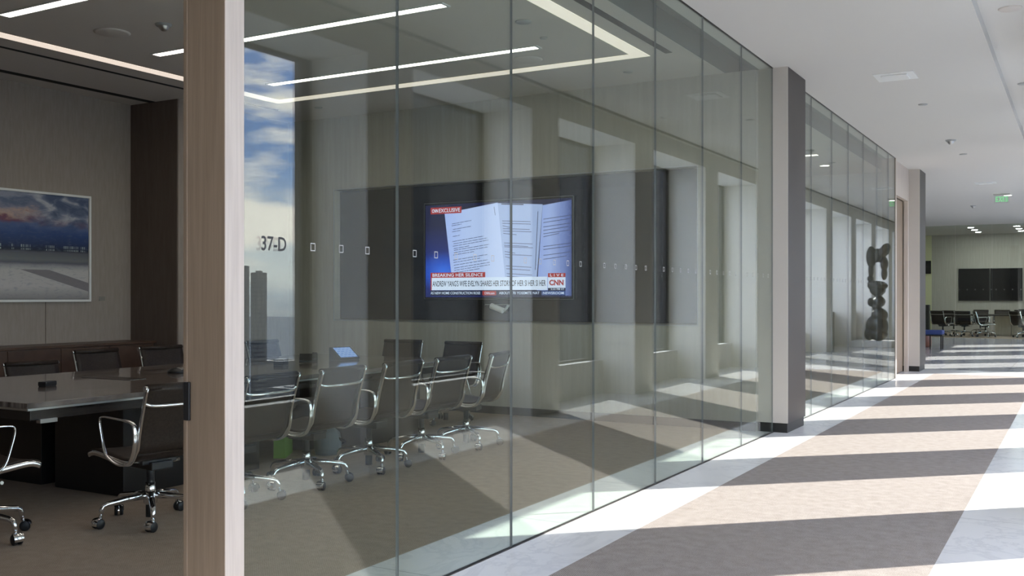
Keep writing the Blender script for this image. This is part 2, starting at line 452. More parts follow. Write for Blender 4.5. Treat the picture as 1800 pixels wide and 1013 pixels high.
# ------------------------------------------------------------------ glass partition panes with square markers
wn = 0
mk_mesh = None
def marker(y, zc, par, x=None, along='y', xx=None):
    global mk_mesh
    q = .0145; t = .0035
    mb = MB()
    for (a0, a1, b0, b1) in ((-q, q, -q, -q + t), (-q, q, q - t, q), (-q, -q + t, -q + t, q - t), (q - t, q, -q + t, q - t)):
        mb.box(0, .0006, a0, a1, b0 * 1.15, b1 * 1.15, 'marker_white')
    if mk_mesh is None:
        o = mb.build('square_marker', par); mk_mesh = o.data
    else:
        o = bpy.data.objects.new('square_marker', mk_mesh); COL.objects.link(o); o.parent = par
    if along == 'y': o.location = (D + .0066, y, zc)
    else: o.location = (xx, YF - .0066, zc); o.rotation_euler = (0, 0, -PI / 2)
    return o
def pane_y(y0, y1, n):
    p = MB(); x0, x1 = D - .0065, D + .0065; z0, z1 = .004, H - .002
    p.quad((x0, y0, z0), (x0, y1, z0), (x0, y1, z1), (x0, y0, z1), 'partition_glass')
    p.quad((x1, y0, z0), (x1, y0, z1), (x1, y1, z1), (x1, y1, z0), 'partition_glass')
    p.quad((x0, y0, z0), (x0, y0, z1), (x1, y0, z1), (x1, y0, z0), 'glass_edge')
    p.quad((x0, y1, z0), (x1, y1, z0), (x1, y1, z1), (x0, y1, z1), 'glass_edge')
    p.quad((x0, y0, z0), (x1, y0, z0), (x1, y1, z0), (x0, y1, z0), 'glass_edge')
    p.quad((x0, y0, z1), (x0, y1, z1), (x1, y1, z1), (x1, y0, z1), 'glass_edge')
    return struct(p, 'window_%d' % n)
for J in (JOINTS1, JOINTS2):
    for a, b_ in zip(J[:-1], J[1:]):
        wn += 1; g_ = .003
        pn = pane_y(a + g_, b_ - g_, wn)
        y = 3.15
        while y < b_ - .05:
            if y > a + .04 and y < 17.7: marker(y, 1.6, pn)
            y += .18
        if wn == 1:
            t = MB()
            # door number on the corridor side
            put_text(t, '37-D', 2.853, 2.992, 1.575, 1.632, lambda x, y: (D + .0072, x, y), 'letter_black', bold=.012)
            t.build('door_number', pn, fix=False)
# base and head channels
struct(MB().box(D - .012, D + .012, 2.76, 10.17, 0, .004, 'window_frame').box(D - .012, D + .012, 10.91, 17.82, 0, .004, 'window_frame')
       .box(D - .012, D + .012, 2.76, 10.17, H - .002, H, 'window_frame').box(D - .012, D + .012, 10.91, 17.82, H - .002, H, 'window_frame'), 'trim_4')

# far glass wall
fj = [-8.06, -6.96, -5.86, -4.76, -3.66, -2.56, -1.46, -.36, XW]
for a, b_ in zip(fj[:-1], fj[1:]):
    wn += 1; p = MB(); y0, y1 = YF - .0065, YF + .0065; a1, b1 = a + .004, b_ - .004
    p.quad((a1, y0, 0.004), (b1, y0, 0.004), (b1, y0, H), (a1, y0, H), 'partition_glass')
    p.quad((a1, y1, 0.004), (a1, y1, H), (b1, y1, H), (b1, y1, 0.004), 'partition_glass')
    p.quad((a1, y0, .004), (a1, y0, H), (a1, y1, H), (a1, y1, .004), 'marker_white'); p.quad((b1, y0, .004), (b1, y1, .004), (b1, y1, H), (b1, y0, H), 'marker_white')
    pn = struct(p, 'window_%d' % wn)
    if -5 < a < -1.3:
        x = a + .12
        while x < b_: marker(0, 1.6, pn, along='x', xx=x); x += .24
struct(MB().box(-12, -8.06, YF - .05, YF + .05, 0, H, 'white_paint'), 'wall_far')
struct(MB().box(XW, XO + .12, YF, YF + .1, 0, H, 'white_paint'), 'wall_far')

# ------------------------------------------------------------------ far conference room shell
struct(MB().box(-5.06, 6, YB, YB + .2, 0, H, 'wall_end_fabric').box(-12, -5.06, YB, YB + .2, 0, H, 'yellow_wall'), 'wall_far')
struct(MB().box(6, 6.2, YF, YF + .4, 0, H, 'white_paint').box(6, 6.2, YB - .4, YB, 0, H, 'white_paint').box(6, 6.2, YF + .4, YB - .4, 0, .47, 'white_paint').box(6, 6.2, YF + .4, YB - .4, HEAD, H, 'white_paint'), 'wall_right')
struct(MB().box(6.08, 6.09, YF + .4, YB - .4, .47, HEAD, 'facade_glass'), 'window_29')  # unseen side window, added to let more light into the far room
ld = bpy.data.lights.new('window_portal', 'AREA'); ld.shape = 'RECTANGLE'; ld.size = 3.03; ld.size_y = YB - YF - .8; ld.cycles.is_portal = True
lo = bpy.data.objects.new('window_portal', ld); COL.objects.link(lo); lo.location = (6.25, (YF + YB) / 2, 1.98); lo.rotation_euler = (0, PI / 2, 0)
struct(MB().box(XO + .12, 6.2, YF - .1, YF, 0, H, 'white_paint'), 'wall_right')

# =================================================================== THINGS
# ---- linear ceiling lights
LG = 'linear ceiling lights over the table'
for k, (yy, lab) in enumerate(((8.2, 'linear ceiling light farthest in, nearest to the display wall'), (6.64, 'linear ceiling light crossing behind the oak door post, second from the display wall'),
                              (5.08, 'linear ceiling light at the top left corner of the photo'))):
    t = empty('linear_light', ((-7.76 - 4.43) / 2, yy, H - .004), 0, 'bright white ' + lab, 'ceiling light', LG)
    MB().box(-1.665, 1.665, -.045, .045, -.002, .004, 'strip_light').build('light_diffuser', t)
    q = MB(); q.box(-1.69, 1.69, -.06, -.045, -.006, .004, 'white_plastic'); q.box(-1.69, 1.69, .045, .06, -.006, .004, 'white_plastic')
    q.box(-1.69, -1.665, -.045, .045, -.006, .004, 'white_plastic'); q.box(1.665, 1.69, -.045, .045, -.006, .004, 'white_plastic')
    q.build('light_frame', t)
for k, (yy, lab) in enumerate(((12.4, 'nearest the dark pilaster'), (14.6, 'in the middle'), (16.8, 'farthest along'))):
    t = empty('linear_light', (-6.0, yy, H - .004), 0, 'bright linear ceiling light in the second glass room, ' + lab, 'ceiling light', 'ceiling lights in the second room')
    MB().box(-2.2, 2.2, -.06, .06, -.003, .002, 'room_two_light').build('light_diffuser', t)
# ---- cove ring
cv = MB(); x0, x1, y0, y1, wd = -8.45, -3.64, 1.6, 9.05, .15
z0, z1 = H - .006, H - .001
cv.box(x0, x0 + wd, y0, y1, z0, z1, 'cove_glow').box(x1 - wd, x1, y0, y1, z0, z1, 'cove_glow').box(x0 + wd, x1 - wd, y1 - wd, y1, z0, z1, 'cove_glow').box(x0 + wd, x1 - wd, y0, y0 + wd, z0, z1, 'cove_glow')
tag(cv.build('cove_light'), 'wide warm cream light cove running in a rectangle round the meeting room ceiling', 'ceiling light')
# ---- air slots
tag(MB().box(-3.475, -3.405, 1.6, 9.03, H - .005, H - .001, 'black_slot').build('linear_diffuser'), 'black air slot in the meeting room ceiling beside the glass wall', 'air slot')
tag(MB().box(-8.80, -8.75, 1.6, 9.4, H - .005, H - .001, 'black_slot').build('linear_diffuser'), 'thin black air slot just outside the far side of the light cove', 'air slot')
tag(MB().box(-9.76, -9.66, 1.6, 8.25, H - .005, H - .001, 'black_slot').build('linear_diffuser'), 'black air slot nearest to the wall with the painting', 'air slot')

# ---- round and square ceiling fittings
def disc(x, y, z, r, name, label, cat, m='grey_plastic', group=None, h=.012, m2=None):
    q = MB().lathe([(0, -h), (r * .86, -h), (r, -h * .3), (r, .001)], m, 28)
    if m2: q.lathe([(0, -h - .001), (r * .8, -h - .001)], m2, 28)
    o = q.build(name, None, loc=(x, y, z)); return tag(o, label, cat, group)
def detector(x, y, z, label, s=1.0):
    t = empty('smoke_detector', (x, y, z), 0, label, 'smoke detector')
    MB().lathe([(0, -.02 * s), (.06 * s, -.02 * s), (.07 * s, 0)], 'grey_plastic', 24).build('mounting_plate', t)
    MB().lathe([(0, -.065 * s), (.02 * s, -.06 * s), (.038 * s, -.04 * s), (.045 * s, -.02 * s)], 'brushed_metal', 20).build('sensor_dome', t)
disc(-7.45, 5.89, H, .155, 'ceiling_speaker', 'large round ceiling speaker left of the oak post', 'speaker', 'ceiling_room')
disc(-4.75, 8.6, H, .15, 'ceiling_speaker', 'large round ceiling speaker seen through glass under the end of the farthest linear light', 'speaker', 'ceiling_room')
detector(-6.84, 5.93, H, 'small domed detector on the ceiling right of the round speaker by the oak post', 1.0)
disc(-8.12, 7.36, H, .05, 'sprinkler_cover', 'small round ceiling disc just left of the oak post', 'sprinkler')
disc(-4.12, 7.39, H, .07, 'sprinkler_cover', 'small round ceiling disc near the top of the glass, between light strip and cove', 'sprinkler')
disc(-4.22, 7.94, H, .035, 'sprinkler_cover', 'tiny round ceiling disc just above the end of the farthest linear light', 'sprinkler')
disc(-4.10, 9.58, H, .05, 'sprinkler_cover', 'small round ceiling disc between cove corner and display wall', 'sprinkler')
disc(-8.2, 9.5, H, .05, 'sprinkler_cover', 'small round ceiling disc above the left end of the display niche', 'sprinkler')
disc(-.53, 9.4, HR, .095, 'ceiling_speaker', 'round ceiling speaker at the top right corner of the photo', 'speaker', 'ceiling_room')
sq = empty('square_diffuser', (-1.72, 11.2, H), 0, 'square white air diffuser in the corridor ceiling nearest to the viewer', 'air vent')
MB().box(-.20, .20, -.20, .20, -.006, 0, 'white_plastic').build('diffuser_plate', sq)
MB().box(-.13, .13, -.13, .13, -.022, -.006, 'white_plastic').build('vent_face', sq, bevel=.006)
sq2 = copy_tree(sq); sq2.location = (-1.735, 22.7, H); sq2['label'] = 'square white air diffuser farther down the corridor ceiling, above the dark far pilaster'
disc(-1.685, 13.0, H, .055, 'ceiling_disc', 'small flat disc in the corridor ceiling between the square vent and the detector', 'downlight')
detector(-1.71, 16.2, H, 'domed smoke detector in the middle of the corridor ceiling', 1.1)
disc(-1.70, 17.9, H, .06, 'ceiling_disc', 'small flat disc in the corridor ceiling just beyond the smoke detector', 'downlight')
disc(-.58, 12.8, HR, .07, 'sprinkler_cover', 'small disc in the raised ceiling at the right edge of the photo', 'sprinkler')
detector(-2.45, 28.3, H, 'smoke detector on the lobby ceiling before the far glass wall', 1.1)
disc(-1.5, 25.7, H, .10, 'downlight', 'lit round downlight beside the exit sign in the lobby ceiling', 'downlight', 'white_plastic', m2='downlight_glow')
disc(-3.99, 18.2, H, .09, 'downlight', 'small lit downlight seen through the glass just right of the second pilaster', 'downlight', 'white_plastic', m2='downlight_glow')
n_ = 0
for yy in (37.2, 38.6, 40.0):
    for xx in (-3.3, -1.9):
        n_ += 1
        disc(xx, yy, H, .12, 'downlight', 'lit downlight in the far meeting room ceiling, one of two short rows', 'downlight', 'white_plastic', 'downlights in the far meeting room', m2='downlight_strong')
disc(-1.0, 38.0, H, .07, 'sprinkler_cover', 'grey disc on the far meeting room ceiling right of the downlights', 'sprinkler')

# ---- exit sign
ex = empty('exit_sign', (-1.6, 25.3, H), 0, 'small green exit sign hanging from the lobby ceiling', 'exit sign')
MB().box(-.17, .17, -.02, .02, -.03, 0, 'brushed_metal').build('sign_mount', ex)
q = MB().box(-.16, .16, -.004, .004, -.21, -.03, 'facade_glass')
q.build('sign_panel', ex)
q = MB(); put_text(q, 'EXIT', -.13, .13, -.185, -.06, lambda x, y: (x, -.0052, y), 'green_glow', bold=.015)
put_text(q, 'EXIT', -.13, .13, -.185, -.06, lambda x, y: (-x, .0052, y), 'green_glow', bold=.015)
q.build('sign_lettering', ex, fix=False)

# ---- television and display panel
tag(MB().box(nx0 + .012, nx1 - .012, EW + .10, EW + .159, nz0 + .012, nz1 - .012, 'display_glass').build('glass_panel', bevel=.003), 'wide glossy black glass panel filling the wall niche behind the television', 'glass panel')
fr = MB(); t_ = .012
fr.box(nx0, nx1, EW - .006, EW, nz1, nz1 + t_, 'frame_silver').box(nx0, nx1, EW - .006, EW, nz0 - t_, nz0, 'frame_silver')
fr.box(nx0 - t_, nx0, EW - .006, EW, nz0 - t_, nz1 + t_, 'frame_silver').box(nx1, nx1 + t_, EW - .006, EW, nz0 - t_, nz1 + t_, 'frame_silver')
struct(fr, 'trim_5')

for nme, colr, st in (('tv_white', (.70, .78, 1.0), .98), ('tv_red', (.62, .05, .05), .62), ('tv_navy', (.02, .03, .10), .5), ('tv_ink', (.02, .025, .06), .3),
                      ('tv_grey_ink', (.10, .13, .28), .5), ('tv_blue_box', (.05, .12, .42), .6), ('tv_paper_b', (.50, .61, 1.0), .78)):
    mat(nme, (.01, .01, .01), .15, emit=colr, es=st)
m, g, b = mat('tv_paper', (.01, .01, .01), .15)
t = g.a('ShaderNodeTexCoord').outputs['Object']; s_ = g.a('ShaderNodeSeparateXYZ', {0: t})
g.l(g.ramp(s_.outputs[0], [(.05, (.36, .47, .98)), (.30, (.52, .62, 1.0)), (.62, (.58, .67, 1.0)), (.86, (.30, .40, .80)), (1, (.05, .08, .28))]), b.inputs['Emission Color']); b.inputs['Emission Strength'].default_value = .95
m, g, b = mat('tv_paper_far', (.01, .01, .01), .15)
t = g.a('ShaderNodeTexCoord').outputs['Object']; s_ = g.a('ShaderNodeSeparateXYZ', {0: t})
g.l(g.ramp(s_.outputs[0], [(.78, (.34, .44, .90)), (.86, (.42, .52, .95)), (.95, (.20, .26, .60)), (1, (.06, .09, .3))]), b.inputs['Emission Color']); b.inputs['Emission Strength'].default_value = .9
m, g, b = mat('tv_background', (.01, .01, .01), .15)
t = g.a('ShaderNodeTexCoord').outputs['Object']
ln = g.a('ShaderNodeVectorMath', {0: t, 1: (.13, 0, .28)}, operation='DISTANCE').outputs['Value']
g.l(g.ramp(ln, [(0, (.03, .16, .85)), (.10, (.015, .08, .55)), (.22, (.01, .02, .16)), (.5, (.008, .01, .05))]), b.inputs['Emission Color']); b.inputs['Emission Strength'].default_value = 1.0

TW, TH = 2.02, 1.136
tv = empty('television', (-7.10 + .02, EW + .10, 1.36), 0, 'large flat television on the black glass panel showing a news broadcast with papers', 'television')
MB().box(-.02, TW + .02, -.045, -.001, 0, TH + .045, 'black_plastic').build('tv_body', tv, bevel=.004)
q = MB()
for a in ((-.022, TW + .022, -.047, -.040, -.003, .001), (-.022, TW + .022, -.047, -.040, TH + .044, TH + .048), (-.0235, -.020, -.047, -.040, 0, TH + .045), (TW + .020, TW + .0235, -.047, -.040, 0, TH + .045)): q.box(*a, 'frame_silver')
q.build('tv_bezel', tv)
sc_ = MB()
def PT(k):
    return lambda u, v: (u, -.0008 * k, v)      # u,v in 0..1 units, scaled below
def U(u, v, k): return (u, -.0004 * k, v)
def rect(u0, u1, v0, v1, m, k): # v from top
    sc_.quad(U(u0, 1 - v1, k), U(u1, 1 - v1, k), U(u1, 1 - v0, k), U(u0, 1 - v0, k), m)
def quad4(pts, m, k): sc_.quad(*[U(u, 1 - v, k) for u, v in pts], m)
def txt(s, u0, u1, v0, v1, m, k, bold=.012): put_text(sc_, s, u0, u1, 1 - v1, 1 - v0, lambda x, y: U(x, y, k), m, bold)
def ink(u0, v0, u1, v1, th, m, k): quad4([(u0, v0 + th), (u1, v1 + th), (u1, v1), (u0, v0)], m, k)
rect(0, 1, 0, 1, 'tv_background', 1)
quad4([(.775, .985), (1, .985), (1, .02), (.815, .06)], 'tv_paper_far', 2)
quad4([(.55, .83), (.775, .83), (.815, .05), (.50, .012)], 'tv_paper_b', 3)
quad4([(.195, .83), (.568, .83), (.515, .008), (.14, .095)], 'tv_paper', 4)
rnd = random.Random(3)
for (v, ln_) in ((.21, .14), (.23, .07), (.27, .13), (.295, .06), (.345, .05), (.40, .22), (.425, .24), (.45, .25), (.475, .11), (.495, .25), (.52, .24), (.545, .15), (.60, .24), (.625, .19), (.655, .24), (.685, .25), (.71, .25), (.735, .18)):
    u = .185 + .03 * v + rnd.uniform(0, .008) ; dash = u
    while dash < u + ln_:
        seg = rnd.uniform(.012, .04); e2 = min(dash + seg, u + ln_)
        sl_ = -.22
        ink(dash, v + (dash - u) * sl_, e2, v + (e2 - u) * sl_, .0055, 'tv_grey_ink', 5); dash = e2 + .004
for (v, ln_) in ((.20, .19), (.225, .19), (.25, .05), (.28, .18), (.305, .19), (.33, .09), (.43, .19), (.455, .16), (.47, .19), (.52, .07), (.55, .18), (.575, .05), (.67, .17), (.70, .16), (.75, .17), (.78, .18)):
    u = .535 + .055 * v; ink(u, v, u + ln_, v + .02, .006, 'tv_grey_ink', 5)
for (v, ln_) in ((.20, .18), (.235, .17), (.28, .17), (.315, .16), (.35, .17), (.38, .10), (.48, .18), (.51, .18), (.57, .17), (.61, .15)):
    ink(.82, v, .82 + ln_, v - .03, .006, 'tv_grey_ink', 5)
ink(.775, .12, .775, .12, .5, 'tv_grey_ink', 5)
quad4([(.765, .72), (.769, .72), (.787, .12), (.783, .12)], 'tv_grey_ink', 5)
quad4([(.497, .14), (.500, .14), (.492, .05), (.489, .05)], 'tv_grey_ink', 5)
txt('SUPREME COURT STATE', .27, .38, .028, .045, 'tv_ink', 5) if False else None
ink(.27, .045, .385, .022, .012, 'tv_ink', 5); ink(.54, .02, .69, .038, .010, 'tv_ink', 5)
rect(.038, .262, .028, .098, 'tv_red', 6); txt('CNN', .048, .092, .045, .082, 'tv_white', 7, .03); txt('EXCLUSIVE', .099, .252, .042, .084, 'tv_white', 7)
rect(.038, .43, .735, .790, 'tv_red', 6); txt('BREAKING HER SILENCE', .052, .413, .745, .780, 'tv_white', 7)
rect(.038, .845, .790, .925, 'tv_white', 6); rect(.038, .046, .790, .925, 'tv_red', 7)
txt("ANDREW YANG'S WIFE EVELYN SHARES HER STORY OF HER SI HER SI HER", .052, .836, .823, .885, 'tv_ink', 7, .01)
rect(.85, .962, .755, .797, 'tv_red', 6); txt('L I V E', .863, .949, .763, .789, 'tv_white', 7)
rect(.85, .962, .797, .905, 'tv_white', 6); txt('CNN', .858, .950, .822, .880, 'tv_red', 7, .045)
rect(.85, .962, .905, .930, 'tv_navy', 6); txt('2:22 PM ET', .868, .955, .909, .926, 'tv_white', 7)
rect(.038, .962, .930, .985, 'tv_navy', 6)
txt('AS NEW HOME CONSTRUCTION ROSE', .038, .395, .942, .970, 'tv_white', 7)
rect(.410, .505, .935, .980, 'tv_red', 7); txt('CNN.com', .424, .494, .945, .970, 'tv_white', 8, .02)
txt('ABOUT 170 YOSEMITE NAT', .525, .795, .942, .970, 'tv_white', 7)
rect(.808, .962, .935, .980, 'tv_blue_box', 7); txt('NEWSROOM', .818, .952, .944, .970, 'tv_white', 8)
scr = sc_.build('tv_screen', tv, fix=False); scr.scale = (TW, 1, TH); scr.location = (0, -.046, .022)
tcx = MB()
# ---- video conference camera on a bracket under the television
vc = empty('conference_camera', (-6.03, EW + .0975, 1.235), 0, 'white cylindrical camera on the black panel under the television', 'camera')
MB().box(-.17, .17, -.075, -.001, .055, .062, 'brushed_metal').build('camera_bracket', vc, bevel=.002)
q = MB(); q.tube([(-.095, -.06, .045), (.075, -.06, -.015)], .035, 'white_plastic', 20)
q.build('camera_body', vc, bevel=.006)
MB().tube([(.07, -.05, -.012), (.10, -.03, .012), (.12, -.012, .055)], [.018, .014, .018], 'white_plastic', 12).build('camera_arm', vc)

# ---- painting on the left wall
m, g, b = mat('painting_canvas', (.3, .3, .3), .45)
t = g.a('ShaderNodeTexCoord').outputs['Object']; s_ = g.a('ShaderNodeSeparateXYZ', {0: t})
wob = g.a('ShaderNodeTexNoise', {0: g.a('ShaderNodeMapping', {0: t, 3: (1, 1.4, 3.5)}).outputs[0], 'Scale': 2.6, 'Detail': 6.0, 'Roughness': .6}).outputs[0]
fine = g.a('ShaderNodeTexNoise', {0: g.a('ShaderNodeMapping', {0: t, 3: (1, 2, 6)}).outputs[0], 'Scale': 7.0, 'Detail': 5.0}).outputs[0]
zz = g.math('ADD', s_.outputs[2], g.math('MULTIPLY', g.math('SUBTRACT', wob, .5), g.ramp(s_.outputs[2], [(.55, (.03, .03, .03)), (.75, (.10, .10, .10)), (.95, (.34, .34, .34))])))
zz = g.math('DIVIDE', zz, 1.18)
land = g.ramp(zz, [(0, (.08, .075, .075)), (.04, (.28, .26, .25)), (.15, (.50, .46, .44)), (.30, (.48, .45, .42)), (.345, (.30, .29, .29)), (.37, (.10, .10, .12)), (.40, (.16, .16, .155)), (.47, (.10, .10, .11)), (.49, (.006, .010, .025)),
                   (.55, (.008, .022, .09)), (.64, (.018, .05, .17)), (.72, (.06, .10, .23)), (.78, (.17, .045, .075)), (.83, (.46, .31, .25)), (.88, (.22, .21, .27)), (.94, (.09, .115, .19)), (1, (.25, .26, .32))])
cl2 = g.a('ShaderNodeTexNoise', {0: g.a('ShaderNodeMapping', {0: t, 3: (1, 1.0, 1.9)}).outputs[0], 'Scale': 4.2, 'Detail': 7.0, 'Distortion': .6}).outputs[0]
greys = g.ramp(cl2, [(.38, (.055, .08, .15)), (.50, (.16, .18, .25)), (.62, (.42, .41, .45))])
side = g.math('MULTIPLY', g.ramp(g.math('ADD', s_.outputs[1], g.math('MULTIPLY', wob, .5)), [(.0, (0, 0, 0)), (1, (1, 1, 1))]), 1.0)
side = g.math('MULTIPLY', g.math('SUBTRACT', g.math('ADD', s_.outputs[1], g.math('MULTIPLY', wob, .8)), 1.45, None, False), 3.0, None, True)
hi_ = g.math('MULTIPLY', g.math('SUBTRACT', s_.outputs[2], .80), 7.0, None, True)
land = g.mix(g.math('MULTIPLY', side, hi_), land, greys)
land = g.mix(g.ramp(fine, [(.52, (0, 0, 0)), (.75, (.4, .4, .4))]), land, (.10, .12, .18))
# diagonal grey road in the pale foreground
dg = g.math('ADD', s_.outputs[2], g.math('MULTIPLY', s_.outputs[1], .28))
road = g.math('MULTIPLY', g.math('GREATER_THAN', dg, .66), g.math('LESS_THAN', dg, .76))
road = g.math('MULTIPLY', road, g.math('LESS_THAN', s_.outputs[2], .36))
land = g.mix(g.math('MULTIPLY', road, .8), land, (.14, .12, .13))
# row of tiny bright windows on the horizon
br = g.a('ShaderNodeTexBrick', {0: g.a('ShaderNodeCombineXYZ', {0: s_.outputs[1], 1: s_.outputs[2]}).outputs[0], 1: (1, 1, 1, 1), 2: (.2, .2, .2, 1), 3: (0, 0, 0, 1), 'Scale': 1.0, 'Mortar Size': .006, 'Brick Width': .022, 'Row Height': .05}, offset=0.0)
band = g.math('MULTIPLY', g.math('GREATER_THAN', s_.outputs[2], .575), g.math('LESS_THAN', s_.outputs[2], .635))
clus = g.a('ShaderNodeTexNoise', {0: g.a('ShaderNodeCombineXYZ', {0: s_.outputs[1]}).outputs[0], 'Scale': 5.0}).outputs[0]
band = g.math('MULTIPLY', band, g.math('GREATER_THAN', clus, .5))
land = g.mix(g.math('MULTIPLY', band, br.outputs[0]), land, (.42, .48, .45))
g.l(land, b.inputs['Base Color'])
pt = empty('painting', (XL + .035, 5.70, 1.33), 0, 'large framed landscape painting with dark blue sunset sky on the left wall', 'painting')
PW, PH = 1.96, 1.23
MB().box(-.02, -.008, .02, PW - .02, .02, PH - .02, 'painting_canvas').build('canvas', pt)
q = MB()
for a in ((0, PW, 0, .025), (0, PW, PH - .025, PH), (0, .025, .025, PH - .025), (PW - .025, PW, .025, PH - .025)): q.box(-.034, .012, a[0], a[1], a[2], a[3], 'frame_white')
q.build('picture_frame', pt, bevel=.002)
tag(MB().box(XL + .001, XL + .006, 7.80, 7.88, 1.34, 1.39, 'plaque').build('wall_plaque'), 'tiny label plaque on the wall right of the painting', 'plaque')

# ---- credenza along the left wall
cr = empty('credenza', (XL + .02, 3.2, 0), 0, 'long low dark reddish wood credenza along the left wall under the painting', 'cabinet')
CL = 4.98
MB().box(0, .47, .0, CL, .06, .835, 'credenza_wood').build('cabinet_body', cr, bevel=.003)
MB().box(-.01, .50, -.02, CL + .02, .835, .862, 'credenza_wood').build('cabinet_top', cr, bevel=.003)
MB().box(.03, .42, .05, CL - .05, 0, .06, 'black_base').build('cabinet_plinth', cr)
for k in range(8):
    y0 = .01 + k * (CL - .02) / 8
    MB().box(.471, .489, y0 + .003, y0 + (CL - .02) / 8 - .003, .07, .825, 'credenza_wood').build('cabinet_door', cr, bevel=.002)

# ---- conference table
tb = empty('conference_table', (-6.6, 6.28, 0), 0, 'long glossy dark walnut conference table in the glass walled meeting room', 'table')
MB().box(-1.0, 1.0, -2.47, 2.47, .705, .74, 'walnut_gloss').build('table_top', tb, bevel=.004)
q = MB().box(-.985, .985, -2.455, 2.455, .690, .704, 'brushed_metal'); q.build('edge_strip', tb)
MB().box(-.93, .93, -2.40, 2.40, .62, .689, 'walnut_dark').build('table_apron', tb, bevel=.004)
for (x0, x1, y0, y1) in ((.08, .82, -1.62, -.30), (-.82, -.08, -1.62, -.30), (.08, .82, 1.0, 1.95), (-.82, -.08, 1.0, 1.95)):
    MB().box(x0, x1, y0, y1, 0, .62, 'table_base_black').build('table_pedestal', tb, bevel=.004)
MB().box(-.28, .28, -.09, .09, .7402, .7425, 'walnut_dark').build('cable_hatch', tb).location = (-.12, -.95, 0)
for yy in (-2.28, -1.35):
    MB().box(.86, .90, -.06, .06, .60, .625, 'brushed_metal').build('power_socket', tb).location = (.045, yy, 0)

# ---- things on the table
tz = .7401
mc = empty('table_microphone', (-6.55, 4.62, tz), .3, 'small black box microphone on the near left of the walnut table', 'microphone')
MB().box(-.035, .035, -.06, .06, .004, .036, 'black_plastic').build('microphone_body', mc, bevel=.006)
MB().box(-.03, .03, -.055, .055, 0, .004, 'black_rubber').build('rubber_foot', mc)
cp = empty('conference_phone', (-6.72, 5.98, tz), .2, 'black and silver conference phone on the table just left of the oak post', 'phone')
MB().lathe([(0, 0), (.085, 0), (.09, .012), (.06, .036), (.025, .046), (0, .047)], 'black_plastic', 20).build('phone_body', cp)
MB().box(.0, .055, -.035, .035, .034, .05, 'brushed_metal', Matrix.Rotation(.25, 4, 'Y')).build('phone_keypad', cp, bevel=.003)
MB().box(-.03, .03, .09, .26, .0, .018, 'brushed_metal').build('handset', cp, bevel=.006)
m, g, b = mat('tablet_picture', (.01, .01, .01), .1)
t = g.a('ShaderNodeTexCoord').outputs['Object']
br = g.a('ShaderNodeTexBrick', {0: t, 1: (.10, .25, .65, 1), 2: (.15, .30, .75, 1), 3: (.35, .50, .85, 1), 'Scale': 1.0, 'Mortar Size': .006, 'Brick Width': .06, 'Row Height': .035})
g.l(br.outputs[0], b.inputs['Emission Color']); b.inputs['Emission Strength'].default_value = .7
tp = empty('touch_panel', (-6.62, 8.05, tz), math.radians(58), 'black tilted touch panel with a lit blue screen on the table', 'touch panel')
q = MB().prism([(-.08, 0), (.12, 0), (.14, .025), (-.05, .155), (-.08, .15)], 'x', -.15, .15, 'black_plastic')
# prism in (y,z) extruded on x : screen side is the slope on +y
q.build('panel_stand', tp, bevel=.004)
rot = Matrix.Translation((0, .083, .1)) @ Matrix.Rotation(math.atan2(.135, -.10), 4, 'X')
sp = MB().box(-.125, .125, -.095, .095, 0, .003, 'tablet_picture'); so = sp.build('panel_screen', tp)
so.location = (0, .0455, .0905); so.rotation_euler = (-math.atan2(.130, .19), 0, 0)
tp.rotation_euler = (0, 0, math.radians(-103)); tp.scale = (.85, .85, .85)
wg = empty('table_phone', (-6.74, 7.66, tz), math.radians(-140), 'plain black wedge shaped phone on the table left of the touch panel', 'phone')
MB().prism([(-.08, 0), (.09, 0), (.09, .015), (-.06, .075), (-.08, .07)], 'x', -.09, .09, 'black_plastic').build('phone_body', wg, bevel=.004)
MB().box(-.085, -.035, -.075, .085, .0, .02, 'black_plastic', Matrix.Translation((0, 0, .045)) @ Matrix.Rotation(-.34, 4, 'X')).build('handset', wg, bevel=.005)
bx = empty('tissue_box', (-6.70, 7.22, tz), .4, 'small dark box on the table right of the oak post, below the sky reflection', 'box')
MB().box(-.05, .05, -.07, .07, 0, .05, 'black_plastic').build('box_body', bx, bevel=.003)
MB().box(-.035, .035, -.055, .055, .05, .053, 'grey_plastic').build('box_lid', bx)

